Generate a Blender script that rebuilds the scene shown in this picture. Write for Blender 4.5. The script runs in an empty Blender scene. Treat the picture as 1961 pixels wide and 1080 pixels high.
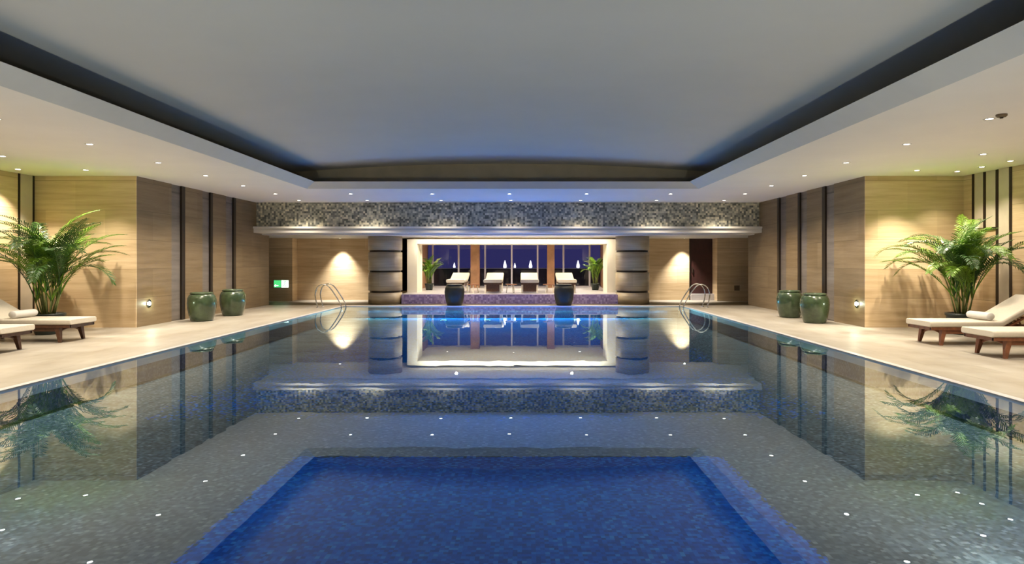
import bpy, bmesh, math, random
from mathutils import Vector, Matrix
random.seed(7)
SC = bpy.context.scene
COL = SC.collection
F, VX, VY, EYE = 1200.0, 1003.0, 501.0, 1.4
def PX(px, Y): return (px - VX) * Y / F           # metres across at depth Y
PI = math.pi

# ------------------------------------------------------------------ materials
def new_mat(name):
    m = bpy.data.materials.new(name); m.use_nodes = True
    nt = m.node_tree; b = nt.nodes['Principled BSDF']
    return m, nt, b
def N(nt, t, **kw):
    n = nt.nodes.new(t)
    for k, v in kw.items(): setattr(n, k, v)
    return n
def math_n(nt, op, a, b=None):
    n = N(nt, 'ShaderNodeMath', operation=op)
    for i, v in enumerate((a, b)):
        if v is None: continue
        if isinstance(v, (int, float)): n.inputs[i].default_value = v
        else: nt.links.new(v, n.inputs[i])
    return n.outputs[0]
def ramp(nt, fac, stops):
    r = N(nt, 'ShaderNodeValToRGB')
    el = r.color_ramp.elements
    while len(el) < len(stops): el.new(0.5)
    for e, (p, c) in zip(el, stops):
        e.position = p; e.color = (*c, 1)
    nt.links.new(fac, r.inputs[0]); return r.outputs[0]
def coords(nt, scale=(1, 1, 1)):
    tc = N(nt, 'ShaderNodeTexCoord'); mp = N(nt, 'ShaderNodeMapping')
    mp.inputs['Scale'].default_value = scale
    nt.links.new(tc.outputs['Object'], mp.inputs[0]); return mp.outputs[0]
def noise(nt, vec, scale, detail=4, rough=.6):
    n = N(nt, 'ShaderNodeTexNoise')
    n.inputs['Scale'].default_value = scale; n.inputs['Detail'].default_value = detail
    n.inputs['Roughness'].default_value = rough
    nt.links.new(vec, n.inputs['Vector']); return n.outputs['Fac']
def mixc(nt, fac, a, b, mode='MIX'):
    n = N(nt, 'ShaderNodeMix', data_type='RGBA', blend_type=mode)
    for sock, v in ((n.inputs['Factor'], fac), (n.inputs['A'], a), (n.inputs['B'], b)):
        if isinstance(v, (int, float)): sock.default_value = v
        elif isinstance(v, tuple): sock.default_value = (*v, 1)
        else: nt.links.new(v, sock)
    return n.outputs['Result']
def bump(nt, b, h, strength=.2, dist=.01):
    n = N(nt, 'ShaderNodeBump'); n.inputs['Strength'].default_value = strength
    n.inputs['Distance'].default_value = dist
    nt.links.new(h, n.inputs['Height']); nt.links.new(n.outputs[0], b.inputs['Normal'])

def plain(name, col, rough=.5, metal=0, var=.0, scale=20, coat=0):
    m, nt, b = new_mat(name)
    b.inputs['Roughness'].default_value = rough; b.inputs['Metallic'].default_value = metal
    b.inputs['Coat Weight'].default_value = coat
    if var:
        v = noise(nt, coords(nt), scale, 3)
        lo = tuple(c * (1 - var) for c in col); hi = tuple(min(1, c * (1 + var)) for c in col)
        nt.links.new(ramp(nt, v, [(.3, lo), (.7, hi)]), b.inputs['Base Color'])
    else: b.inputs['Base Color'].default_value = (*col, 1)
    return m
def emis(name, col, s):
    m, nt, b = new_mat(name)
    b.inputs['Base Color'].default_value = (*col, 1)
    b.inputs['Emission Color'].default_value = (*col, 1)
    b.inputs['Emission Strength'].default_value = s
    return m
def travertine(name, lo, hi, rough=.45, course=.62, vein=1.0):
    m, nt, b = new_mat(name)
    v = coords(nt, (.35, .35, 5))
    a = noise(nt, v, 2.2, 8, .62)
    c = ramp(nt, a, [(.28, lo), (.5, tuple((p + q) / 2 for p, q in zip(lo, hi))), (.72, hi)])
    sep = N(nt, 'ShaderNodeSeparateXYZ'); nt.links.new(coords(nt), sep.inputs[0])
    row = math_n(nt, 'FLOOR', math_n(nt, 'DIVIDE', sep.outputs['Z'], course))
    run = math_n(nt, 'FLOOR', math_n(nt, 'ADD', math_n(nt, 'DIVIDE', math_n(nt, 'ADD', sep.outputs['X'], sep.outputs['Y']), 1.25), math_n(nt, 'MULTIPLY', row, .5)))
    comb = N(nt, 'ShaderNodeCombineXYZ'); nt.links.new(row, comb.inputs[0]); nt.links.new(run, comb.inputs[1])
    wn = N(nt, 'ShaderNodeTexWhiteNoise'); nt.links.new(comb.outputs[0], wn.inputs['Vector'])
    tone = ramp(nt, wn.outputs['Value'], [(0, (.8, .78, .74)), (1, (1, 1, 1))])
    c = mixc(nt, 1.0, c, tone, 'MULTIPLY')
    fr = math_n(nt, 'FRACT', math_n(nt, 'DIVIDE', sep.outputs['Z'], course))
    seam = math_n(nt, 'LESS_THAN', fr, .014)
    c = mixc(nt, seam, c, tuple(x * .7 for x in lo))
    nt.links.new(c, b.inputs['Base Color'])
    b.inputs['Roughness'].default_value = rough
    bump(nt, b, a, .12, .01)
    return m
def deck_stone(name, lo, hi):
    m, nt, b = new_mat(name)
    a = noise(nt, coords(nt, (1.2, .5, 1)), 1.6, 7, .6)
    c = ramp(nt, a, [(.3, lo), (.7, hi)])
    br = N(nt, 'ShaderNodeTexBrick'); br.inputs['Scale'].default_value = 1
    br.inputs['Brick Width'].default_value = 1.2; br.inputs['Row Height'].default_value = .6
    br.inputs['Mortar Size'].default_value = .004
    br.inputs['Color1'].default_value = (1, 1, 1, 1); br.inputs['Color2'].default_value = (.88, .87, .85, 1)
    br.inputs['Mortar'].default_value = (.5, .48, .42, 1)
    nt.links.new(coords(nt), br.inputs['Vector'])
    nt.links.new(mixc(nt, 1.0, c, br.outputs['Color'], 'MULTIPLY'), b.inputs['Base Color'])
    b.inputs['Roughness'].default_value = .4
    return m
def mosaic(name, size, stops, rough=.25, blotch=None, axes='XYZ', grout=(.02, .05, .1)):
    m, nt, b = new_mat(name)
    v = coords(nt, (1 / size,) * 3)
    off = N(nt, 'ShaderNodeVectorMath', operation='ADD'); off.inputs[1].default_value = (.37, .37, .37)
    nt.links.new(v, off.inputs[0])
    fl = N(nt, 'ShaderNodeVectorMath', operation='FLOOR'); nt.links.new(off.outputs[0], fl.inputs[0])
    wn = N(nt, 'ShaderNodeTexWhiteNoise'); nt.links.new(fl.outputs[0], wn.inputs['Vector'])
    c = ramp(nt, wn.outputs['Value'], stops)
    if blotch:
        q = noise(nt, coords(nt), blotch[0], 3)
        c = mixc(nt, 1.0, c, ramp(nt, q, [(.35, blotch[1]), (.65, (1, 1, 1))]), 'MULTIPLY')
    nt.links.new(c, b.inputs['Base Color']); b.inputs['Roughness'].default_value = rough
    return m

M = {}
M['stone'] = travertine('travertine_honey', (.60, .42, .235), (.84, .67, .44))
M['stone_shaded'] = travertine('travertine_shaded', (.19, .13, .065), (.30, .22, .13))  # honey stone darkened: the inner walls' shade is put into the colour
M['stone_grey'] = travertine('travertine_grey', (.15, .125, .105), (.25, .215, .19), course=3)
M['panel'] = plain('pale_panel', (.62, .54, .42), .5, var=.08, scale=2)
M['stone_column'] = travertine('column_stone', (.38, .30, .19), (.64, .53, .37), course=.6)
M['deck'] = deck_stone('deck_limestone', (.32, .28, .225), (.45, .42, .365))
M['coping'] = plain('coping_stone', (.58, .55, .56), .3, var=.08, scale=3)
M['dark_stone'] = plain('dark_floor_stone', (.11, .09, .05), .5, var=.2, scale=4)
M['paint'] = plain('ceiling_paint', (.90, .86, .81), .8, var=.02, scale=1)
M['paint_grey'] = plain('vault_paint', (.62, .61, .58), .8, var=.02, scale=1)
M['fascia'] = plain('fascia_paint', (.68, .67, .64), .7, var=.03, scale=2)
M['cove'] = plain('cove_brown_shade', (.045, .038, .03), .7, var=.2, scale=3)  # brown darkened to stand in for the shade inside the cove
M['tympanum'] = plain('tympanum_brown', (.46, .40, .29), .7, var=.1, scale=2)
M['cream'] = plain('cream_plaster', (.86, .80, .66), .6, var=.02, scale=3)
M['canopy'] = plain('canopy_plaster', (.66, .64, .60), .6, var=.02, scale=3)
M['bronze'] = plain('dark_bronze', (.025, .016, .010), .4, .3)
M['door'] = plain('dark_brown_wood', (.035, .008, .006), .5, var=.25, scale=6)
M['wood'] = plain('teak', (.20, .075, .035), .4, var=.3, scale=18)
M['wood_dark'] = plain('dark_teak', (.09, .04, .02), .4, var=.3, scale=18)
M['cushion'] = plain('cream_cushion', (.57, .52, .43), .9, var=.04, scale=30)
M['towel'] = plain('white_towel', (.68, .66, .62), .95, var=.03, scale=80)
M['glaze'] = plain('green_glaze', (.048, .075, .036), .22, var=.35, scale=5, coat=.5)
M['glaze_dark'] = plain('dark_glaze', (.014, .013, .005), .55, var=.35, scale=6, coat=0)
M['pot'] = plain('dark_pot', (.02, .03, .025), .35, var=.2, scale=6)
M['soil'] = plain('potting_soil', (.03, .02, .012), .9, var=.4, scale=60)
M['steel'] = plain('polished_steel', (.62, .62, .60), .18, 1.0)
M['trim'] = plain('lamp_trim', (.75, .72, .66), .4)
M['lens'] = emis('downlight_lens', (1, .93, .82), 7)
M['wall_lamp'] = emis('wall_lamp_lens', (.85, 1, .8), 14)
M['added_lens'] = emis('added_lamp_lens', (.45, .85, 1), 1)
M['strip'] = emis('light_strip', (1, .9, .68), 4)
M['lantern'] = emis('lantern_glow', (1, .93, .98), 2)
M['purple'] = mosaic('purple_lit_tile', .055, [(0, (.26, .19, .44)), (.6, (.42, .32, .62)), (1, (.60, .50, .78))], .25)  # purple light on the riser put into the tile colours
M['frieze'] = mosaic('frieze_mosaic', .058, [(0, (.09, .10, .095)), (.45, (.32, .325, .28)), (.8, (.54, .53, .42)), (1, (.78, .74, .58))], .35)
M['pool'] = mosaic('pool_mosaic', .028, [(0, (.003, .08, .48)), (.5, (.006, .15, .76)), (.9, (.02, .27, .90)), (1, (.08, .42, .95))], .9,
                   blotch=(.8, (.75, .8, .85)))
def painted_reflections():
    # blue fields paint recess and window reflections into the floor tiles, mixed at borders
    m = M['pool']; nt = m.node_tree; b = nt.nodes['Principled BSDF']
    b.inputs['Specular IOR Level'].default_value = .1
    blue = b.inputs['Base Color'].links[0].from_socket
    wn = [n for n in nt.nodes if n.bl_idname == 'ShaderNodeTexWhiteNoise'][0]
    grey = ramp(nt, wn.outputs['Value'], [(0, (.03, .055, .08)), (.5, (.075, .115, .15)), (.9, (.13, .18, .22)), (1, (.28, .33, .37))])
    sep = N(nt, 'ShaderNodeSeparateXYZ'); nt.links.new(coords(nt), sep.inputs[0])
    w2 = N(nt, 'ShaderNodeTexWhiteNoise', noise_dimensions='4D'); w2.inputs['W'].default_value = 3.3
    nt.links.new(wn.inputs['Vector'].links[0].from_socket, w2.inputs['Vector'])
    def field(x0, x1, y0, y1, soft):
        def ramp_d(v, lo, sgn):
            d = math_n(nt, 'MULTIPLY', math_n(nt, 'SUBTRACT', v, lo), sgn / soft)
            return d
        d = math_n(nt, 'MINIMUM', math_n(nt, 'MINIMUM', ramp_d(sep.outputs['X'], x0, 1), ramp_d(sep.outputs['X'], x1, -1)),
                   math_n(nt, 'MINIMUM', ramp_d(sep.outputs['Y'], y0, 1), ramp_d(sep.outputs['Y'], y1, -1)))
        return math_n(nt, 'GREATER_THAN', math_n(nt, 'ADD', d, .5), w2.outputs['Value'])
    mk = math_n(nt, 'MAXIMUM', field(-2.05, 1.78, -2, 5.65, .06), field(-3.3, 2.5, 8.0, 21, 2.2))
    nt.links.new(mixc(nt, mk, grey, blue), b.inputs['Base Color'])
painted_reflections()
M['pool_side'] = mosaic('pool_side_mosaic', .028, [(0, (.03, .04, .07)), (.6, (.07, .07, .12)), (1, (.16, .15, .22))], .9)
M['leafy'] = plain('palm_leaf', (.12, .24, .012), .4, var=.5, scale=4)
M['leaf_dark'] = plain('palm_leaf_dark', (.03, .095, .012), .4, var=.5, scale=4)
M['leaf_dry'] = plain('palm_leaf_dry', (.17, .20, .04), .5, var=.4, scale=4)
M['cane'] = plain('palm_cane', (.14, .17, .04), .5, var=.3, scale=14)
M['night_wall'] = plain('night_terrace_wall', (.05, .05, .06), .8, var=.3, scale=2)
M['brown_pier'] = plain('brown_pier', (.36, .19, .10), .55, var=.2, scale=3)
M['alu'] = plain('pale_mullion', (.55, .53, .60), .4, .2)
M['sign_green'] = emis('sign_green', (.05, .42, .12), .9)
M['sign_white'] = emis('sign_white', (.75, .95, .7), 1.3)
M['plate'] = plain('brown_plate', (.16, .11, .06), .5)
for k in ('leafy', 'leaf_dark', 'leaf_dry'):
    b = M[k].node_tree.nodes['Principled BSDF']

def water_mat():
    m = bpy.data.materials.new('pool_water'); m.use_nodes = True
    nt = m.node_tree; nt.nodes.clear()
    out = N(nt, 'ShaderNodeOutputMaterial')
    tr = N(nt, 'ShaderNodeBsdfTransparent'); tr.inputs[0].default_value = (.80, .93, 1, 1)
    gl = N(nt, 'ShaderNodeBsdfGlossy'); gl.inputs['Roughness'].default_value = 0.0
    gl.inputs['Color'].default_value = (.80, .93, 1, 1)
    lw = N(nt, 'ShaderNodeLayerWeight'); lw.inputs[0].default_value = .5
    f = math_n(nt, 'POWER', lw.outputs['Facing'], 3.1)
    bp = N(nt, 'ShaderNodeBump'); bp.inputs['Strength'].default_value = .05; bp.inputs['Distance'].default_value = .01
    nz = noise(nt, coords(nt, (1, .6, 1)), 3.0, 2, .5)
    nt.links.new(nz, bp.inputs['Height']); nt.links.new(bp.outputs[0], gl.inputs['Normal'])
    mx = N(nt, 'ShaderNodeMixShader')
    nt.links.new(f, mx.inputs[0]); nt.links.new(tr.outputs[0], mx.inputs[1]); nt.links.new(gl.outputs[0], mx.inputs[2])
    nt.links.new(mx.outputs[0], out.inputs[0])
    return m
M['water'] = water_mat()
def glass_mat():
    m = bpy.data.materials.new('window_glass'); m.use_nodes = True
    nt = m.node_tree; nt.nodes.clear()
    out = N(nt, 'ShaderNodeOutputMaterial'); tr = N(nt, 'ShaderNodeBsdfTransparent')
    tr.inputs[0].default_value = (.9, .92, 1, 1)
    gl = N(nt, 'ShaderNodeBsdfGlossy'); gl.inputs['Roughness'].default_value = .0
    fr = N(nt, 'ShaderNodeFresnel'); fr.inputs[0].default_value = 1.45
    mx = N(nt, 'ShaderNodeMixShader')
    nt.links.new(fr.outputs[0], mx.inputs[0]); nt.links.new(tr.outputs[0], mx.inputs[1]); nt.links.new(gl.outputs[0], mx.inputs[2])
    nt.links.new(mx.outputs[0], out.inputs[0]); return m
M['glass'] = glass_mat()

# ------------------------------------------------------------------ mesh helpers
def box(bm, x0, x1, y0, y1, z0, z1):
    vs = [bm.verts.new((x, y, z)) for x in (x0, x1) for y in (y0, y1) for z in (z0, z1)]
    for q in ((0, 1, 3, 2), (4, 6, 7, 5), (0, 4, 5, 1), (2, 3, 7, 6), (0, 2, 6, 4), (1, 5, 7, 3)):
        bm.faces.new([vs[i] for i in q])
    return vs
def bx(*a):
    bm = bmesh.new(); box(bm, *a); return bm
def quad(bm, *p):
    bm.faces.new([bm.verts.new(q) for q in p])
def lathe(bm, prof, n=40, c=(0, 0), close=False):
    rings = []
    for r, z in prof:
        rings.append([bm.verts.new((c[0] + r * math.cos(2 * PI * i / n), c[1] + r * math.sin(2 * PI * i / n), z)) for i in range(n)])
    for a, b in zip(rings, rings[1:]):
        for i in range(n):
            bm.faces.new((a[i], a[(i + 1) % n], b[(i + 1) % n], b[i]))
    if close:
        bm.faces.new(list(reversed(rings[0]))); bm.faces.new(rings[-1])
def tube(bm, pts, r, n=10):
    pts = [Vector(p) for p in pts]; rings = []
    for i, p in enumerate(pts):
        t = (pts[min(i + 1, len(pts) - 1)] - pts[max(i - 1, 0)]).normalized()
        up = Vector((0, 0, 1)) if abs(t.z) < .9 else Vector((0, 1, 0))
        a = t.cross(up).normalized(); b = t.cross(a).normalized()
        rr = r[i] if isinstance(r, (list, tuple)) else r
        rings.append([bm.verts.new(p + rr * (math.cos(2 * PI * k / n) * a + math.sin(2 * PI * k / n) * b)) for k in range(n)])
    for u, v in zip(rings, rings[1:]):
        for k in range(n): bm.faces.new((u[k], u[(k + 1) % n], v[(k + 1) % n], v[k]))
    bm.faces.new(list(reversed(rings[0]))); bm.faces.new(rings[-1])
def taper(bm, p0, p1, s0, s1):
    a = []; 
    for p, s in ((p0, s0), (p1, s1)):
        a.append([bm.verts.new((p[0] + dx * s, p[1] + dy * s, p[2])) for dx, dy in ((-1, -1), (1, -1), (1, 1), (-1, 1))])
    for k in range(4): bm.faces.new((a[0][k], a[0][(k + 1) % 4], a[1][(k + 1) % 4], a[1][k]))
    bm.faces.new(a[0]); bm.faces.new(a[1])
def obj(name, bm, mat, parent=None, smooth=False, bevel=0, label=None):
    bmesh.ops.recalc_face_normals(bm, faces=bm.faces[:])
    me = bpy.data.meshes.new(name); bm.to_mesh(me); bm.free()
    if smooth:
        for p in me.polygons: p.use_smooth = True
    me.materials.append(mat)
    o = bpy.data.objects.new(name, me); COL.objects.link(o)
    if parent is not None: o.parent = parent
    if bevel:
        md = o.modifiers.new('bevel', 'BEVEL'); md.width = bevel; md.segments = 3; md.limit_method = 'ANGLE'
    if label: o['label'] = label
    return o
def struct(name, bm, mat, parent=None, **k):
    o = obj(name, bm, mat, parent, **k)
    if parent is None: o['kind'] = 'structure'
    return o
def thing(name, label, cat, loc=(0, 0, 0), rz=0, group=None):
    o = bpy.data.objects.new(name, None); COL.objects.link(o)
    o.location = loc; o.rotation_euler = (0, 0, rz); o.empty_display_size = .1
    tag(o, label, cat, group); return o
def tag(o, label, cat, group=None):
    o['label'] = label; o['category'] = cat
    if group: o['group'] = group
    return o
def kids(o): return list(o.children)
def dup(root, loc, rz, label, group=None):
    r = root.copy(); COL.objects.link(r); r.location = loc; r.rotation_euler = (0, 0, rz)
    r['label'] = label
    if group: r['group'] = group
    for ch in kids(root):
        c = ch.copy(); COL.objects.link(c); c.parent = r
        for g in kids(ch):
            d = g.copy(); COL.objects.link(d); d.parent = c
    return r

# ------------------------------------------------------------------ setting
H = 3.20                       # low ceiling
XL, XR = -8.15, 7.18           # inner side walls
OL, OR = -10.3, 9.25           # outer side walls (near bays)
YP = 13.2                      # pier front faces
PL, PR = -5.6, 4.92            # pool edges
PF, PN = 19.5, -1.6            # pool far and near edges
YB = 22.6                      # back wall
Y0 = -3.0
DZ = .015

# deck around the pool
bm = bmesh.new()
box(bm, OL - .1, PL - .10, Y0, 19.9, -.3, DZ)
box(bm, PR + .10, OR + .1, Y0, 19.9, -.3, DZ)
box(bm, PL - .10, PR + .10, Y0, PN - .1, -.3, DZ)
struct('floor', bm, M['deck'])
bm = bmesh.new()
box(bm, PL - .10, PL, PN - .1, PF + .0, -.12, DZ + .004)
box(bm, PR, PR + .10, PN - .1, PF + .0, -.12, DZ + .004)
box(bm, PL, PR, PN - .1, PN, -.12, DZ + .004)
box(bm, PL - .10, PR + .10, PF, PF + .40, -.12, DZ + .004)
struct('trim_1', bm, M['coping'])
struct('floor_far_band', bx(OL - .1, OR + .1, 19.9, 21.35, -.3, DZ), M['dark_stone'])
struct('floor_far', bx(OL - .1, OR + .1, 21.35, YB + .1, -.3, DZ), M['deck'])
# pool basin
DP = -.36
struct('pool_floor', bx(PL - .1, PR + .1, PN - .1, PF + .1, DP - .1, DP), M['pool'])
bm = bmesh.new()
box(bm, PL - .1, PL, PN, PF, DP, -.12); box(bm, PR, PR + .1, PN, PF, DP, -.12)
box(bm, PL, PR, PF, PF + .1, DP, -.12); box(bm, PL, PR, PN - .1, PN, DP, -.12)
struct('pool_wall', bm, M['pool_side'])
bm = bmesh.new(); quad(bm, (PL, PN, 0), (PR, PN, 0), (PR, PF, 0), (PL, PF, 0))
w = obj('pool_water', bm, M['water']); w['kind'] = 'stuff'
tag(w, 'still clear water filling the long indoor pool, mirroring the room', 'water')

# walls
def side_wall(side):
    X = XL if side < 0 else XR; s = side; name = 'left' if s < 0 else 'right'
    def b(x0, x1, y0, y1, z0, z1): return bx(min(x0, x1), max(x0, x1), y0, y1, z0, z1)
    ys = [13.2, 14.5, 14.93, 15.08, 15.9, 16.3, 16.42, 17.15, 17.6, 17.74, 20.05]
    bm = bmesh.new()
    for i, (a, c) in enumerate(zip(ys, ys[1:])):
        if i % 3 == 0:
            ya = a if i else 13.2
            x0, x1 = sorted((X, X + s * .35)); box(bm, x0, x1, ya, c, 0, H)
    # thin backing behind recesses and fins
    x0, x1 = sorted((X + s * .10, X + s * .34)); 
    wall = struct('wall_' + name, bm, M['stone_shaded'])
    for i, (a, c) in enumerate(zip(ys, ys[1:])):
        if i % 3 == 1: obj('recessed_strip', b(X + s * .04, X + s * .35, a, c, 0, H), M['stone_grey'], wall)
        if i % 3 == 2: obj('bronze_fin', b(X - s * .004, X + s * .35, a, c, 0, H), M['bronze'], wall)
    return wall
wl = side_wall(-1); wr = side_wall(1)
# pier front faces and outer walls of the bays
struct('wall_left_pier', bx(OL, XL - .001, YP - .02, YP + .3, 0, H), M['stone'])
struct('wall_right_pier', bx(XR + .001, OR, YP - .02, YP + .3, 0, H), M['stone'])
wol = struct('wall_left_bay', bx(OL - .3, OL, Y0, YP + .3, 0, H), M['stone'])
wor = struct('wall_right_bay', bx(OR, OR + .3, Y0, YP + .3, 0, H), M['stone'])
struct('wall_near', bx(OL - .3, OR + .3, Y0 - .3, Y0, -.3, 4.2), M['stone_shaded'])
# hanging panels and dark lines in the bays
def bay(wall, X, s, items, panels):
    for a, c, z0 in items:
        x0, x1 = sorted((X, X - s * .012)); obj('bronze_strip', bx(x0, x1, a, c, z0, H), M['bronze'], wall)
    for a, c, z0 in panels:
        x0, x1 = sorted((X, X - s * .008)); obj('stone_panel', bx(x0, x1, a, c, z0, H - .005), M['panel'], wall)
def YW(px, X): return X * F / (px - VX)
bay(wol, OL, -1, [(YW(66, OL) - .06, YW(66, OL), 0), (YW(38, OL) - .05, YW(38, OL), 0)], [(YW(38, OL), YW(66, OL) - .06, 0)])
bay(wor, OR, 1, [(YW(1864, OR) - .03, YW(1864, OR) + .03, 2.05), (YW(1886, OR) - .03, YW(1886, OR) + .03, 2.05),
                 (YW(1910, OR) - .03, YW(1910, OR) + .03, 0), (YW(1936, OR) - .03, YW(1936, OR) + .03, 0),
                 (YW(1908, OR), YW(1864, OR), 2.02)][:4],
    [(YW(1909, OR) + .03, YW(1887, OR) - .03, 2.08), (YW(1885, OR) + .03, YW(1865, OR) - .03, 2.08), (YW(1935, OR) + .03, YW(1911, OR) - .03, 0)])
obj('bronze_strip', bx(OR - .02, OR, YW(1909, OR), YW(1864, OR), 2.03, 2.08), M['bronze'], wor)

# end alcoves and back wall
struct('wall_far_left', bx(OL - .1, -8.16, 22.1, YB + .2, 0, 2.23), M['stone'])
struct('wall_far_right', bx(6.82, OR + .1, 22.1, YB + .2, 0, 2.23), M['stone'])
GX0, GX1 = -3.66, 2.86         # glazed opening
bm = bmesh.new()
box(bm, -8.16, -4.0, YB, YB + .2, 0, 2.23); box(bm, 3.18, 6.0, YB, YB + .2, 0, 2.23)
box(bm, -4.0, 3.18, YB, YB + .2, 2.17, 2.23)
struct('wall_back', bm, M['stone'])
bm = bmesh.new()
box(bm, OL - .3, OL - .1, 13.5, YB + .2, 0, H); box(bm, OR + .1, OR + .3, 13.5, YB + .2, 0, H)
struct('wall_alcove_side', bm, M['stone_shaded'])
# door on the right
d = struct('door_1', bx(6.0, 6.82, YB + .05, YB + .12, .24, 2.23), M['door'])
obj('door_handle', bx(6.08, 6.11, YB - .0, YB + .05, 1.0, 1.2), M['bronze'], d)
struct('trim_2', bx(6.0, 6.82, YB - .18, YB + .2, DZ, .24), M['coping'])
struct('wall_door_reveal', bx(5.97, 6.0, YB - .02, YB + .2, .0, 2.23), M['bronze'])
# portal frame
bm = bmesh.new()
box(bm, -4.0, GX0, 21.5, YB, .34, 2.17); box(bm, GX1, 3.18, 21.5, YB, .34, 2.17); box(bm, GX0, GX1, 21.5, YB, 2.01, 2.17)
struct('trim_3', bm, M['cream'])
# raised terrace, its riser tiles painted with purple light
struct('floor_terrace', bx(-4.0, 3.2, 20.55, 26.3, .0, .34), M['coping'])
bm = bmesh.new(); box(bm, -4.0, 3.2, 20.50, 20.55, .0, .315)
struct('trim_4', bm, M['purple'])
# back room shell
bm = bmesh.new()
box(bm, -4.6, -4.0, YB, 26.2, .34, 2.4); box(bm, 3.2, 3.8, YB, 26.2, .34, 2.4)
struct('wall_lounge_side', bm, M['brown_pier'])
struct('ceiling_lounge', bx(-4.6, 3.8, YB + .2, 26.3, 2.15, 2.4), M['cream'])
# mullions and glass
win = struct('window_1', bx(-4.0, 3.2, 26.0, 26.08, 2.09, 2.15), M['alu'])
obj('sill', bx(-4.0, 3.2, 25.98, 26.1, .34, .39), M['alu'], win)
mx = [PX(p, 26.04) for p in (829, 878.5, 929, 980, 1029.5, 1079, 1129)]
for x in mx: obj('mullion', bx(x - .035, x + .035, 26.0, 26.08, .39, 2.09), M['alu'], win)
ed = [-4.0] + mx + [3.2]
for a, c in zip(ed, ed[1:]): obj('pane', bx(a + .035, c - .035, 26.03, 26.045, .39, 2.09), M['glass'], win)
# ceiling
def clg():
    TL, TR, TF = -5.12, 4.06, 15.32           # fascia top
    LL, LR, LF = -5.36, 4.33, 15.5            # fascia bottom lip
    C0 = -1.5; T0 = -1.3
    bm = bmesh.new()
    for (x0, x1, y0, y1) in ((OL - .3, LL, Y0, 19.2), (LR, OR + .3, Y0, 19.2), (LL, LR, LF, 19.2), (LL, LR, Y0, C0)):
        quad(bm, (x0, y0, H), (x1, y0, H), (x1, y1, H), (x0, y1, H))
    o = struct('ceiling', bm, M['paint'])
    bm = bmesh.new(); Z = 3.36
    lo = [(LL, C0, H), (LR, C0, H), (LR, LF, H), (LL, LF, H)]
    hi = [(TL, T0, Z), (TR, T0, Z), (TR, TF, Z), (TL, TF, Z)]
    for i in range(4): quad(bm, lo[i], lo[(i + 1) % 4], hi[(i + 1) % 4], hi[i])
    struct('trim_5', bm, M['fascia'])
    OX0, OX1, OY0, OY1 = -5.95, 4.9, -1.9, 16.0
    bm = bmesh.new()
    ou = [(OX0, OY0, Z), (OX1, OY0, Z), (OX1, OY1, Z), (OX0, OY1, Z)]
    for i in range(4): quad(bm, hi[i], hi[(i + 1) % 4], ou[(i + 1) % 4], ou[i])
    zs = 3.68; zc = 3.90; n = 28
    def arc(x):
        t = (x - (OX0 + OX1) / 2) / ((OX1 - OX0) / 2); return zs + (zc - zs) * (1 - t * t)
    xs = [OX0 + (OX1 - OX0) * i / n for i in range(n + 1)]
    for X in (OX0, OX1): quad(bm, (X, OY0, Z), (X, OY1, Z), (X, OY1, zs), (X, OY0, zs))
    for a, c in zip(xs, xs[1:]):
        quad(bm, (a, OY0, Z), (c, OY0, Z), (c, OY0, arc(c)), (a, OY0, arc(a)))
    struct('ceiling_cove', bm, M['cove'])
    bm = bmesh.new()
    for a, c in zip(xs, xs[1:]): quad(bm, (a, OY1, Z), (c, OY1, Z), (c, OY1, arc(c)), (a, OY1, arc(a)))
    struct('wall_tympanum', bm, M['tympanum'])
    bm = bmesh.new()
    r0 = [bm.verts.new((x, OY0, arc(x))) for x in xs]; r1 = [bm.verts.new((x, OY1, arc(x))) for x in xs]
    for i in range(n): bm.faces.new((r0[i], r0[i + 1], r1[i + 1], r1[i]))
    struct('ceiling_vault', bm, M['paint_grey'], smooth=True)
    # closed roof above so no sky leaks in
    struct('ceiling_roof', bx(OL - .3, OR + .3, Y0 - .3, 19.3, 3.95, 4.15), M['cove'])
clg()
# frieze and canopy at the far end
struct('wall_frieze', bx(OL - .1, OR + .1, 19.1, 19.5, 2.47, H), M['frieze'])
bm = bmesh.new(); box(bm, OL - .1, OR + .1, 19.5, YB + .3, 2.23, 2.4)
box(bm, XL, XR, 18.9, 19.5, 2.27, 2.46); box(bm, XL, XR, 18.86, 18.9, 2.40, 2.46)
struct('ceiling_canopy', bm, M['canopy'])
# round columns
for nm, px in (('left', 738), ('right', 1211)):
    X = PX(px, 20.7); prof = [(.0, DZ), (.55, DZ)]
    for z in (.42, 1.08, 1.74):
        prof += [(.55, z - .036), (.50, z - .030), (.50, z + .030), (.55, z + .036)]
    prof += [(.55, 2.23), (0, 2.23)]
    bm = bmesh.new(); lathe(bm, prof, 48)
    o = obj('round_column', bm, M['stone_column']); o.location = (X, 20.7, 0)
    for p in o.data.polygons: p.use_smooth = abs(p.normal.z) < .3 and p.area > .02
    for z in (.42, 1.08, 1.74):
        bm = bmesh.new(); lathe(bm, [(.49, z - .029), (.507, z - .029), (.507, z + .029), (.49, z + .029)], 48); obj('dark_joint', bm, M['bronze'], o, label='dark recessed joint')
    tag(o, 'grey-brown banded round stone column to the %s of the glazed lounge opening' % nm, 'column')
# brown piers in the lounge
for nm, a, c in (('left', 901, 918), ('right', 1048, 1062)):
    o = obj('brown_pier', bx(PX(a, 25.4), PX(c, 25.4), 25.4, 25.75, .34, 2.15), M['brown_pier'], bevel=.01)
    tag(o, 'slim brown square pier before the lounge glazing, the %s one' % nm, 'pier')
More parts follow.
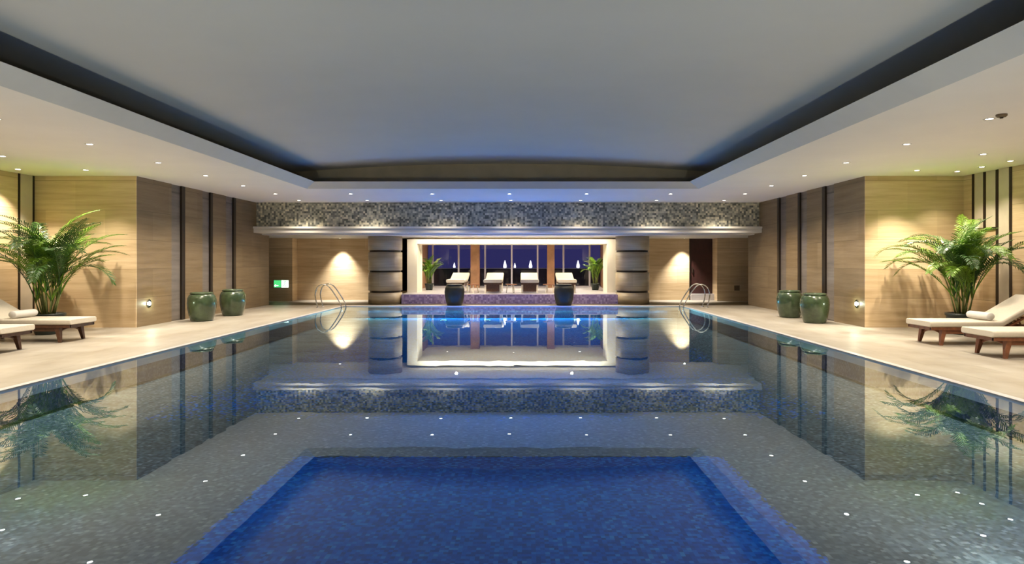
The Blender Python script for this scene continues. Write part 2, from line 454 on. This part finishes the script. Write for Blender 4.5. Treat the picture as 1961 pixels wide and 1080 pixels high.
# outside terrace
o = obj('terrace_parapet', bx(-7, 6.5, 28.0, 28.25, -.3, 1.08), M['night_wall']); 
tag(o, 'low dark terrace parapet outside behind the lounge windows', 'parapet')
o = obj('terrace_rail', bx(-7, 6.5, 28.05, 28.12, 1.082, 1.115), M['alu']); tag(o, 'thin pale rail on top of the dark terrace parapet', 'rail')
struct('floor_outside', bx(-9, 9, 26.3, 34, -.3, .2), M['night_wall'])
for px, sc in ((870, .65), (967, .95), (986, .6), (1016, .95), (1107, .95)):
    t = thing('glass_lantern', {870: 'small glowing lantern left of the left brown pier', 967: 'glowing lantern just left of the middle window bar',
        986: 'faint small lantern just right of the middle window bar', 1016: 'glowing lantern above the third lounger from left',
        1107: 'glowing lantern beside the right potted palm'}[px], 'lantern', (PX(px, 28.1), 28.1, 1.118), 0, 'lanterns on the terrace rail')
    bm = bmesh.new(); lathe(bm, [(0, 0), (.07 * sc, .0), (.075 * sc, .1 * sc), (.04 * sc, .24 * sc), (.015 * sc, .34 * sc), (0, .36 * sc)], 12)
    obj('glowing_shade', bm, M['lantern'], t, smooth=True)
    obj('base', bx(-.08 * sc, .08 * sc, -.05, .05, -.003, .012), M['bronze'], t)

# ------------------------------------------------------------------ lamps
def spot(x, y, z, e, ang=110, blend=.8, col=(1, .82, .58), tilt=(0, 0), r=.04):
    l = bpy.data.lights.new('spot_beam', 'SPOT'); l.energy = e; l.spot_size = math.radians(ang); l.spot_blend = blend
    l.color = col; l.shadow_soft_size = r
    o = bpy.data.objects.new('spot_beam', l); COL.objects.link(o); o.location = (x, y, z)
    o.rotation_euler = (math.radians(tilt[0]), math.radians(tilt[1]), 0); return o
proto = None
def downlight(x, y, z, e, label, group, **k):
    global proto
    if proto is None:
        proto = thing('downlight', label, 'light', (x, y, z), 0, group)
        bm = bmesh.new(); lathe(bm, [(.042, -.004), (.062, -.006), (.068, -.001), (.042, -.001), (.042, -.004)], 20)
        obj('trim_ring', bm, M['trim'], proto, smooth=True)
        bm = bmesh.new(); lathe(bm, [(0, -.003), (.042, -.003), (.042, -.001), (0, -.001)], 20)
        obj('lens', bm, M['lens'], proto)
    else: dup(proto, (x, y, z), 0, label, group)
    if e: spot(x, y, z - .03, e, **k)
ordn = ['farthest', 'second farthest', 'third farthest', 'fourth farthest', 'fifth', 'sixth', 'seventh', 'eighth']
YS = [14.85, 13.1, 11.4, 9.6, 7.9, 6.2, 4.4]
WARM = (1, .87, .69)
for X, nm in ((-6.65, 'left'), (5.87, 'right')):
    for i, y in enumerate(YS):
        downlight(X, y, H, 205 if X < 0 else 180, 'recessed downlight over the %s deck, %s from the far wall in its row' % (nm, ordn[i]), 'downlights over the %s deck' % nm, ang=130, blend=1, col=WARM)
lr = ['first', 'second', 'third', 'fourth', 'fifth', 'sixth', 'seventh']
for i, x in enumerate((-6.6, -4.6, -2.43, -.38, 1.67, 3.9, 5.88)):
    downlight(x, 18.4, H, (80, 62, 45, 36, 45, 62, 80)[i], 'recessed downlight close to the mosaic frieze, %s from left' % lr[i], 'downlights beside the frieze', ang=120, blend=1, col=(1, .85, .65))
for i, x in enumerate((-6.6, -4.6, -2.43, -.38, 1.67, 3.9, 5.88)):
    downlight(x, 16.65, H, (220, 90, 60, 50, 60, 90, 220)[i], 'recessed downlight between coffer edge and frieze, %s from left' % lr[i], 'downlights beyond the coffer', ang=120, blend=1, col=(1, .85, .65))
for x, y, e, t in ((-8.6, 12.3, 95, 'in front of the left honey stone pier'), (-9.85, 12.2, 130, 'in the corner above the left palm'), (-8.9, 10.7, 28, 'above the left loungers'),
                (7.75, 12.35, 165, 'in front of the right honey stone pier'), (8.65, 12.5, 34, 'in the corner above the right palm'), (8.7, 11.9, 30, 'by the right bay panels'),
                (8.7, 11.2, 35, 'by the right bay wall, nearer than its neighbour'), (7.7, 10.5, 28, 'above the right loungers')):
    downlight(x, y, H, e * 1.9, 'recessed downlight ' + t, 'downlights over the lounger bays', ang=95, blend=.9, col=WARM)
# spots washing the back wall
for x, nm in ((PX(652, 22.3), 'left'), (PX(1310, 22.3), 'right')):
    downlight(x, 22.25, 2.23, 310, 'recessed wall-washing downlight under the canopy behind the %s pool ladder' % nm, 'canopy downlights', ang=78, blend=.9, r=.03, col=(1, .94, .84))
for px, nm in ((874, 'left'), (1095, 'right')):
    downlight(PX(px, 20.2), 20.2, 2.23, 140, 'recessed downlight in the canopy above the %s dark urn' % nm, 'canopy downlights', ang=140, blend=1, tilt=(-14, 0))
for i, x in enumerate((-3.0, -.4, 2.2)):
    for j, y in enumerate((22.95, 24.6)):
        downlight(x, y, 2.15, 78, 'recessed lounge downlight, %s from left in the %s row' % (lr[i], ('near', 'rear')[j]), 'lounge downlights', ang=140, blend=1, col=(1, .88, .68))
# added linear light in front of the portal, to brighten its frame
for (x0, x1) in ((GX0 + .1, GX1 - .1),):
    l = bpy.data.lights.new('portal_fill_light', 'AREA'); l.shape = 'RECTANGLE'; l.size = x1 - x0; l.size_y = .06; l.energy = 85; l.color = (1, .88, .66)
    o = bpy.data.objects.new('portal_fill_light', l); COL.objects.link(o); o.location = ((x0 + x1) / 2, 21.05, 2.225)
    o.rotation_euler = (math.radians(20), 0, 0)
# added underwater lamps, tinting the far water and ceiling blue
up = None
for i, x in enumerate((-2.4, -1.1, .3, 1.6)):
    lb = 'added round underwater lamp in the pool floor near the far rim, %s from left' % lr[i]
    if up is None:
        up = thing('added_pool_lamp', lb, 'light', (x, 18.7, DP), 0, 'added underwater lamps')
        bm = bmesh.new(); lathe(bm, [(0, .0), (.11, .0), (.11, .015), (.085, .02), (0, .02)], 20); obj('housing', bm, M['steel'], up)
        bm = bmesh.new(); lathe(bm, [(0, .021), (.08, .021), (.08, .026), (0, .026)], 20); obj('lens', bm, M['added_lens'], up)
    else: dup(up, (x, 18.7, DP), 0, lb)
    s = spot(x, 18.7, DP + .05, 9, ang=110, blend=1, col=(.38, .66, 1), r=.06); s.rotation_euler = (PI + .75, 0, 0)
# the light slot under the far coping shining along the basin
l = bpy.data.lights.new('rim_light', 'AREA'); l.shape = 'RECTANGLE'; l.size = 9.6; l.size_y = .05; l.energy = 130; l.color = (.2, .85, 1)
o = bpy.data.objects.new('rim_light', l); COL.objects.link(o); o.location = (-.34, PF - .03, -.09); o.rotation_euler = (math.radians(-45), 0, 0)

# added unseen lamps in the near pool floor, lighting the vault along the basin
for X, sd, nm in ((-3.5, 1, 'left'), (2.8, -1, 'right')):
    for i, y in enumerate((3.3, 2.1, .9, -.4)):
        dup(up, (X, y, DP), 0, 'added round lamp in the near pool floor, %s row, %s counted from the room middle' % (nm, lr[i]), 'added near pool lamps')
        s = spot(X, y, DP + .05, 125, ang=118, blend=1, col=(1, .87, .68), r=.12); s.rotation_euler = Vector((sd * .12, 1.0, .40)).to_track_quat('-Z', 'Y').to_euler()
for X, sd, nm in ((PL, 1, 'left'), (PR, -1, 'right')):  # added lamps out of view, throwing blue onto the pool floor
    for i, y in enumerate((3.4, 2.0, .6)):
        dup(up, (X, y, -.22), 0, 'added underwater lamp in the %s side of the basin, %s counted from the room middle' % (nm, lr[i]), 'added basin side lamps').rotation_euler = (0, sd * PI / 2, 0)
        s = spot(X + sd * .06, y, -.2, 420, ang=62, blend=1, col=(.14, .42, 1), r=.06)
        s.rotation_euler = Vector((sd, .6, -.33)).to_track_quat('-Z', 'Y').to_euler()
# wall lamps low on the pier flanks
for X, Y, s, nm in ((XL, 13.62, 1, 'left'), (XR, 13.5, -1, 'right')):
    t = thing('wall_lamp', 'small round glowing step light low on the %s pier flank beside the pool deck' % nm, 'light', (X, Y, .49))
    t.rotation_euler = (0, s * PI / 2, 0)
    bm = bmesh.new(); lathe(bm, [(0, 0), (.085, 0), (.085, .012), (.05, .016), (0, .016)], 24); obj('plate', bm, M['steel'], t)
    bm = bmesh.new(); lathe(bm, [(0, .017), (.045, .017), (.04, .03), (0, .034)], 20); obj('lens', bm, M['wall_lamp'], t, smooth=True)
    l = bpy.data.lights.new('step_beam', 'POINT'); l.energy = 1.2; l.color = (.8, 1, .75); l.shadow_soft_size = .03
    o = bpy.data.objects.new('step_beam', l); COL.objects.link(o); o.location = (X + s * .08, Y, .49)

# smoke detector on the right ceiling
yd = F * 1.8 / (501 - 219)
t = thing('smoke_detector', 'small dark round detector on the ceiling at the upper right', 'detector', (PX(1918, yd), yd, H))
bm = bmesh.new(); lathe(bm, [(0, 0), (.06, 0), (.06, -.02), (.045, -.035), (0, -.035)], 24); obj('body', bm, M['plate'], t)
bm = bmesh.new(); lathe(bm, [(0, -.035), (.02, -.035), (.018, -.05), (0, -.05)], 16); obj('sensor', bm, M['bronze'], t)

# exit sign
t = thing('exit_sign', 'green lit exit sign low on the pale stone wall behind the left deck', 'sign', (PX(539.5, 22.1), 22.1, 1.4 - 42.5 * 22.1 / F))
obj('housing', bx(-.27, .27, -.05, 0, -.14, .14), M['alu'], t, bevel=.01)
obj('green_panel', bx(-.255, -.01, -.056, -.05, -.125, .125), M['sign_green'], t, label='green panel with white arrow')
bm = bmesh.new()
for p in ([(-.20, -.008), (-.10, -.008), (-.10, .008), (-.20, .008)], [(-.24, 0), (-.19, .045), (-.19, -.045)]):
    quad_ = [bm.verts.new((a, -.058, b - .06)) for a, b in p]; bm.faces.new(quad_)
bmesh.ops.solidify(bm, geom=bm.faces[:], thickness=.003)
obj('arrow', bm, M['sign_white'], t)
obj('figure_panel', bx(.01, .255, -.056, -.05, -.125, .125), M['sign_white'], t, label='white panel with green running figure')
bm = bmesh.new()
lathe(bm, [(0, 0), (.02, 0), (.02, .003), (0, .003)], 14)
bmesh.ops.rotate(bm, verts=bm.verts[:], cent=(0, 0, 0), matrix=Matrix.Rotation(PI / 2, 3, 'X'))
bmesh.ops.translate(bm, verts=bm.verts[:], vec=(.14, -.057, .08))
for pts in ([(.13, .05), (.12, -.02)], [(.12, -.02), (.16, -.05), (.15, -.10)], [(.12, -.02), (.09, -.06), (.05, -.07)], [(.13, .045), (.17, .01)], [(.13, .045), (.09, .03), (.08, 0)]):
    tube(bm, [(a, -.059, b) for a, b in pts], .009, 6)
obj('running_figure', bm, M['sign_green'], t)
# small plates on far right wall
o = obj('wall_plate', bx(PX(1406, 22.1), PX(1416, 22.1), 22.07, 22.1, .38, .56), M['plate'], bevel=.005)
tag(o, 'small brown plate on the far right stone wall', 'wall plate')

# ------------------------------------------------------------------ urns
def urn(mat, name='glazed_urn'):
    t = thing(name, '', 'urn')
    bm = bmesh.new()
    lathe(bm, [(0, 0), (.225, 0), (.24, .02), (.275, .14), (.305, .30), (.315, .42), (.305, .53), (.27, .605), (.235, .63), (.225, .63),
               (.25, .60), (.28, .53), (.28, .42), (.25, .2), (.2, .05), (0, .05)], 48)
    obj('body', bm, mat, t, smooth=True)
    bm = bmesh.new(); lathe(bm, [(.222, .628), (.245, .628), (.255, .645), (.25, .662), (.232, .67), (.218, .66), (.215, .64), (.222, .628)], 48)
    obj('rim', bm, mat, t, smooth=True)
    return t
u = urn(M['glaze'])
spots_u = [(-7.53, 14.66, 'green glazed urn against the left wall, nearer of the two'), (-7.50, 16.15, 'green glazed urn against the left wall, farther of the two'),
           (6.62, 15.6, 'green glazed urn against the right wall, farther of the two'), (6.60, 14.22, 'green glazed urn against the right wall, nearer of the two')]
for i, (x, y, lb) in enumerate(spots_u):
    if i == 0: u.location = (x, y, DZ); u['label'] = lb; u['group'] = 'green urns along the deck'
    else: dup(u, (x, y, DZ), i * 1.3, lb, 'green urns along the deck')
v = urn(M['glaze_dark'], 'dark_urn')
for i, (px, lb) in enumerate(((870.5, 'dark urn on the pool rim in front of the leftmost far lounger'), (1080, 'dark urn on the pool rim in front of the rightmost far lounger'))):
    if i == 0: v.location = (PX(px, 19.85), 19.85, DZ + .004); v['label'] = lb; v['group'] = 'dark urns on the far rim'
    else: dup(v, (PX(px, 19.85), 19.85, DZ + .004), 0, lb)

# ------------------------------------------------------------------ ladders
def ladder(X, s, label):
    # rails lie in the X-Z plane: foot on the deck, bow over, down into the pool. s=+1: pool is towards +X
    t = thing('pool_ladder', label, 'pool ladder', (X, 19.05, DZ))
    def path():
        p = [(-.60, .0), (-.66, .22), (-.68, .42), (-.62, .60), (-.50, .69), (-.36, .69), (-.24, .60), (-.08, .38), (.06, .14), (.11, -.05), (.12, -.33)]
        out = []
        for i in range(len(p) - 1):
            p0 = p[max(i - 1, 0)]; p1 = p[i]; p2 = p[i + 1]; p3 = p[min(i + 2, len(p) - 1)]
            for k in range(5):
                q = k / 5
                out.append(tuple(.5 * ((2 * p1[j]) + (-p0[j] + p2[j]) * q + (2 * p0[j] - 5 * p1[j] + 4 * p2[j] - p3[j]) * q * q + (-p0[j] + 3 * p1[j] - 3 * p2[j] + p3[j]) * q ** 3) for j in (0, 1)))
        out.append(p[-1]); return out
    for dy in (-.24, .24):
        bm = bmesh.new(); tube(bm, [(s * a, dy, b) for a, b in path()], .018, 10); r = obj('rail', bm, M['steel'], t, smooth=True)
        bm = bmesh.new(); lathe(bm, [(0, 0), (.05, 0), (.045, .015), (0, .015)], 20, (s * -.60, dy)); obj('flange', bm, M['steel'], r)
    for z in (-.12, -.26):
        obj('tread', bx(s * .115 - .04, s * .115 + .04, -.24, .24, z - .012, z + .012), M['steel'], t)
ladder(PL + .02, 1, 'polished steel pool ladder at the far left corner of the pool')
ladder(PR - .02, -1, 'polished steel pool ladder at the far right corner of the pool')

# ------------------------------------------------------------------ loungers
def cushion_bm(w, L1=1.2, L2=.82, ang=30, top=.40, th=.095):
    bm = bmesh.new(); a = math.radians(ang)
    prof_t = [(0, top), (L1 * .5, top), (L1 - .05, top), (L1, top + .012)] + [(L1 + L2 * k * math.cos(a), top + .012 + L2 * k * math.sin(a)) for k in (.33, .66, 1)]
    pts = []
    for i, (x, z) in enumerate(prof_t):
        if i <= 2: n = (0, 1)
        elif i == 3: n = (-math.sin(a / 2), math.cos(a / 2))
        else: n = (-math.sin(a), math.cos(a))
        pts.append(((x, z), (x - n[0] * th, z - n[1] * th)))
    W = w / 2; secs = []
    for (tp, bt) in pts:
        secs.append([bm.verts.new(q) for q in ((tp[0], -W + .02, tp[1]), (tp[0], W - .02, tp[1]), ((tp[0] * .75 + bt[0] * .25), W, tp[1] * .75 + bt[1] * .25),
            ((tp[0] * .2 + bt[0] * .8), W, tp[1] * .2 + bt[1] * .8), (bt[0], W - .02, bt[1]), (bt[0], -W + .02, bt[1]),
            ((tp[0] * .2 + bt[0] * .8), -W, tp[1] * .2 + bt[1] * .8), ((tp[0] * .75 + bt[0] * .25), -W, tp[1] * .75 + bt[1] * .25))])
    for u_, v_ in zip(secs, secs[1:]):
        for k in range(8): bm.faces.new((u_[k], u_[(k + 1) % 8], v_[(k + 1) % 8], v_[k]))
    bm.faces.new(secs[0]); bm.faces.new(list(reversed(secs[-1])))
    return bm
def lounger(w=.66, wood='wood', loc=(0, 0, 0), rz=0, label='', group=None, flat=1.2, ang=30, back=.82, legmat=None, skirt=False):
    t = thing('sun_lounger', label, 'sun lounger', loc, rz, group)
    obj('cushion', cushion_bm(w, flat, back, ang), M['cushion'], t, smooth=False, bevel=.012)
    W = w / 2; Wd = M[wood]
    bm = bmesh.new()
    for s in (-1, 1): box(bm, .03, 1.95, s * (W - .04) - .022, s * (W - .04) + .022, .255, .303)
    box(bm, .03, .075, -W + .03, W - .03, .25, .302); box(bm, 1.9, 1.945, -W + .03, W - .03, .25, .302)
    for i in range(11): x = .12 + i * .1; box(bm, x, x + .07, -W + .06, W - .06, .285, .302)
    obj('frame', bm, Wd, t, bevel=.004)
    # back support under the raised section
    a = math.radians(ang); bm = bmesh.new(); n = 6
    def sl(k): return (flat + .05 + k * math.cos(a) + .1 * math.sin(a), .41 + k * math.sin(a) - .1 * math.cos(a) - .012)
    for s in (-1, 1):
        p, q = sl(0), sl(back - .04); y = s * (W - .05)
        vs = [bm.verts.new((P[0] + dx, y + dy, P[1] + dz)) for P in (p, q) for dy in (-.018, .018) for dx, dz in ((0, 0), (.0, -.035))]
        for f in ((0, 1, 3, 2), (4, 6, 7, 5), (0, 4, 5, 1), (2, 3, 7, 6), (0, 2, 6, 4), (1, 5, 7, 3)): bm.faces.new([vs[i] for i in f])
    for k in range(6):
        c = sl(.08 + k * .125); box(bm, c[0] - .03, c[0] + .03, -W + .05, W - .05, c[1] - .022, c[1] - .004)
    obj('back_frame', bm, Wd, t)
    c = sl(back * .6); bm = bmesh.new(); tube(bm, [(c[0], -.12, c[1] - .03), (c[0] + .12, -.12, .30)], .014, 8); tube(bm, [(c[0], .12, c[1] - .03), (c[0] + .12, .12, .30)], .014, 8)
    obj('back_prop', bm, Wd, t)
    for x, dx in ((.26, -.05), (1.62, .05)):
        for s in (-1, 1):
            bm = bmesh.new(); taper(bm, (x, s * (W - .07), .27), (x + dx, s * (W - .05), 0), .042, .022)
            obj('leg', bm, legmat or Wd, t, bevel=.004)
        # arched cross stretcher
        bm = bmesh.new(); pts = []
        for k in range(9):
            q = -1 + k / 4; pts.append((x, q * (W - .08), .235 - .06 * (abs(q)) ** 2))
        tube(bm, pts, .018, 6); obj('stretcher', bm, Wd, t)
    bm = bmesh.new()
    for s in (-1, 1): box(bm, .30, 1.6, s * (W - .07) - .015, s * (W - .07) + .015, .19, .256)
    obj('side_apron', bm, Wd, t)
    if skirt: obj('end_panel', bx(.10, .13, -W + .09, W - .09, .05, .285), M['wood_dark'], t, label='dark brown woven end panel')
    return t
lounger(.66, 'wood', (6.68, 10.63, DZ), 0, 'cream cushioned wooden sun lounger on the right deck, the one nearer the palm', 'loungers on the side decks')
lounger(.66, 'wood', (6.66, 9.22, DZ), 0, 'cream cushioned wooden sun lounger at the right edge, nearest the viewer', 'loungers on the side decks')
lounger(.66, 'wood_dark', (-7.72, 11.0, DZ), PI, 'cream cushioned dark wood lounger on the left deck, the one nearer the palm', 'loungers on the side decks')
lounger(.66, 'wood_dark', (-7.74, 9.6, DZ), PI, 'cream cushioned dark wood lounger at the left edge, nearest the viewer', 'loungers on the side decks')
for i, px in enumerate((872, 943.5, 1014.5, 1087)):
    lounger(.62, 'wood_dark', (PX(px, 20.85), 20.85, .34), PI / 2, 'white cushioned lounger on the lounge terrace seen from its foot, %s from left' % lr[i], 'loungers on the far terrace', legmat=M['cream'], ang=11, skirt=True).scale.z = 1.16
# rolled towels
def towel(loc, rz, label):
    bm = bmesh.new(); pts = []
    n = 26; R = .062
    prof = []
    for k in range(n): 
        a = k / n * 2 * PI; prof.append((math.cos(a) * R * (1.15), math.sin(a) * R))
    ends = [(-.25, .86), (-.235, 1), (0, 1.02), (.235, 1), (.25, .86)]
    rings = [[bm.verts.new((p[0] * s, y, p[1] * s + R)) for p in prof] for y, s in ends]
    for a, b in zip(rings, rings[1:]):
        for k in range(n): bm.faces.new((a[k], a[(k + 1) % n], b[(k + 1) % n], b[k]))
    bm.faces.new(rings[0]); bm.faces.new(rings[-1])
    o = obj('rolled_towel', bm, M['towel'], smooth=True); o.location = loc; o.rotation_euler = (0, 0, rz)
    tag(o, label, 'towel', 'rolled towels'); return o
towel((6.68 + 1.06, 10.63, .413 + DZ), 0, 'white rolled towel on the right lounger nearer the palm')
towel((-7.72 - 1.06, 11.0, .413 + DZ), 0, 'white rolled towel on the left lounger nearer the palm')
# side tables on the terrace
sp = None
for i, px in enumerate((907, 979, 1051)):
    lb = ('low round wooden side table between the two left terrace loungers', 'low round wooden side table between the two middle terrace loungers', 'low round wooden side table between the two right terrace loungers')[i]
    loc = (PX(px, 21.2), 21.2, .34)
    if sp is None:
        sp = thing('side_table', lb, 'side table', loc, 0, 'side tables on the far terrace')
        bm = bmesh.new(); lathe(bm, [(0, .27), (.19, .27), (.20, .28), (.20, .295), (.19, .30), (0, .30)], 28); obj('top', bm, M['wood'], sp)
        for k in range(3):
            a = k * 2 * PI / 3 + .5; bm = bmesh.new(); tube(bm, [(.13 * math.cos(a), .13 * math.sin(a), .27), (.17 * math.cos(a), .17 * math.sin(a), 0)], .016, 8)
            obj('leg', bm, M['cream'], sp)
    else: dup(sp, loc, i * .7, lb)

# ------------------------------------------------------------------ palms
def frond(base, az, elev, length, droop, nleaf, lw, ll, rng, mat, parent, bnd=None):
    """arching rachis with two rows of leaflets, one mesh"""
    d = Vector((math.cos(az), math.sin(az), 0)); bm = bmesh.new()
    n = 16
    for tries in range(14):
        pts = []; p = Vector(base); e = elev
        for k in range(n + 1):
            pts.append(p.copy()); p = p + (d * math.cos(e) + Vector((0, 0, math.sin(e)))) * (length / n)
            e -= droop / n * (0.4 + 1.4 * k / n)
        if not bnd: break
        m_ = ll * .75
        if all(bnd[0] + m_ < q.x < bnd[1] - m_ and bnd[2] + m_ < q.y < bnd[3] - m_ for q in pts[7:]): break
        length *= .93; elev = min(1.55, elev + .05); droop *= .88; ll *= .94
    tube(bm, pts, [.010 * (1 - .8 * k / n) + .002 for k in range(n + 1)], 5)
    side = d.cross(Vector((0, 0, 1)))
    for k in range(nleaf):
        u_ = .26 + .74 * k / (nleaf - 1); f = u_ * n; i = min(int(f), n - 1); q = pts[i].lerp(pts[i + 1], f - i)
        tg = (pts[i + 1] - pts[i]).normalized(); up = side.cross(tg).normalized()
        if up.z < 0: up = -up
        size = ll * (math.sin(min(1, (u_ - .2) / .8 * 1.02) * PI * .86 + .25) * .85 + .15)
        for s in (-1, 1):
            dirv = (side * s * .82 + tg * (.55 + .4 * u_) + up * (.28 + rng.uniform(-.1, .1))).normalized()
            L = size * rng.uniform(.85, 1.1); wv = tg.cross(dirv).cross(dirv).normalized() * lw
            wv = (tg - dirv * tg.dot(dirv)).normalized() * lw
            a0 = q; m1 = q + dirv * L * .45 + Vector((0, 0, -.02 * L)); m2 = q + dirv * L * .8 + Vector((0, 0, -.14 * L)); tip = q + dirv * L + Vector((0, 0, -.30 * L))
            v0 = bm.verts.new(a0 - wv * .3); v1 = bm.verts.new(a0 + wv * .3)
            v2 = bm.verts.new(m1 + wv); v3 = bm.verts.new(m1 - wv); v4 = bm.verts.new(m2 + wv * .7); v5 = bm.verts.new(m2 - wv * .7); v6 = bm.verts.new(tip)
            bm.faces.new((v0, v1, v2, v3)); bm.faces.new((v3, v2, v4, v5)); bm.faces.new((v5, v4, v6))
    return obj('frond', bm, mat, parent)
def palm(loc, label, seed, nf=26, hmax=1.75, spread=1.1, pot_r=.27, pot_h=.40, group=None, mats=('leafy', 'leaf_dark', 'leaf_dry'), ll=.30, nleaf=26, lw=.011, canes=9, bnd=None):
    rng = random.Random(seed); t = thing('potted_palm', label, 'potted palm', loc, 0, group)
    bm = bmesh.new(); h = pot_h
    lathe(bm, [(0, 0), (pot_r * .72, 0), (pot_r * .78, .02), (pot_r, h - .05), (pot_r * 1.06, h - .045), (pot_r * 1.06, h), (pot_r * .95, h), (pot_r * .92, h - .05), (0, h - .05)], 32)
    obj('pot', bm, M['pot'], t, smooth=True)
    bm = bmesh.new(); lathe(bm, [(0, h - .047), (pot_r * .9, h - .047), (pot_r * .6, h - .03), (0, h - .02)], 24); obj('soil', bm, M['soil'], t)
    k = 0
    for c in range(canes):
        a = c * 2.4; r = pot_r * .45 * math.sqrt((c + .5) / canes); b = Vector((r * math.cos(a), r * math.sin(a), h - .04))
        lean = .10 + .14 * rng.random(); ch = (hmax - h) * rng.uniform(.12, .34)
        top = b + Vector((math.cos(a) * lean * ch * 1.2, math.sin(a) * lean * ch * 1.2, ch))
        bm = bmesh.new(); tube(bm, [b, b.lerp(top, .5), top], [.017, .014, .010], 6); obj('cane', bm, M['cane'], t, smooth=True)
        per = nf // canes + (1 if c < nf % canes else 0)
        for j in range(per):
            az = a + (j - per / 2) * 1.5 + rng.uniform(-.5, .5); el = rng.uniform(.95, 1.5) if j else rng.uniform(1.35, 1.55)
            ln = (hmax - h) * rng.uniform(.85, 1.08) * (spread / 1.1) ** .5
            dr = rng.uniform(1.0, 2.3)
            frond(top, az, el, ln, dr, nleaf, lw, ll, rng, M[mats[(0, 0, 1, 0, 2, 0, 1)[k % 7]]], t, bnd); k += 1
    return t
palm((PX(1843, 12.0), 12.0, DZ), 'bushy green palm in a dark pot beside the right stone pier', 11, nf=60, hmax=2.12, spread=1.15, lw=.010, nleaf=36, ll=.27, canes=13, bnd=(-3, .80, -3, 1.14))
palm((PX(92, 12.0), 12.0, DZ), 'bushy green palm in a dark pot beside the left stone pier', 23, nf=60, hmax=2.2, spread=1.0, lw=.010, nleaf=36, ll=.27, canes=13, bnd=(-1.18, 1.3, -3, 1.14))
palm((PX(822, 23.4), 23.4, .34), 'small potted palm at the left end of the glazed lounge', 5, nf=26, hmax=1.18, pot_r=.16, pot_h=.25, ll=.16, nleaf=16, lw=.018, canes=6, bnd=(-.42, .6, -.8, 1.5))
palm((PX(1140, 23.4), 23.4, .34), 'small potted palm at the right end of the glazed lounge', 8, nf=26, hmax=1.18, pot_r=.16, pot_h=.25, ll=.16, nleaf=16, lw=.018, canes=6, bnd=(-.6, .48, -.8, 1.5))

# ------------------------------------------------------------------ world, camera, view
wd = bpy.data.worlds.new('night'); SC.world = wd; wd.use_nodes = True
bg = wd.node_tree.nodes['Background']; bg.inputs[0].default_value = (.22, .20, .75, 1); bg.inputs[1].default_value = .07
cam = bpy.data.cameras.new('camera'); co = bpy.data.objects.new('camera', cam); COL.objects.link(co); SC.camera = co
co.location = (0, 0, EYE); co.rotation_euler = (PI / 2, 0, 0)
cam.sensor_width = 36; cam.lens = 36 * F / 1961
cam.shift_x = -(VX - 980.5) / 1961; cam.shift_y = -(540 - VY) / 1961
cam.clip_start = .05; cam.clip_end = 200
SC.view_settings.view_transform = 'Standard'; SC.view_settings.look = 'None'
SC.view_settings.gamma = 1; SC.view_settings.use_curve_mapping = False
SC.view_settings.exposure = 1.05
SC.cycles.max_bounces = 8; SC.cycles.diffuse_bounces = 4; SC.cycles.transparent_max_bounces = 16
SC.cycles.sample_clamp_indirect = 6; SC.cycles.caustics_reflective = False
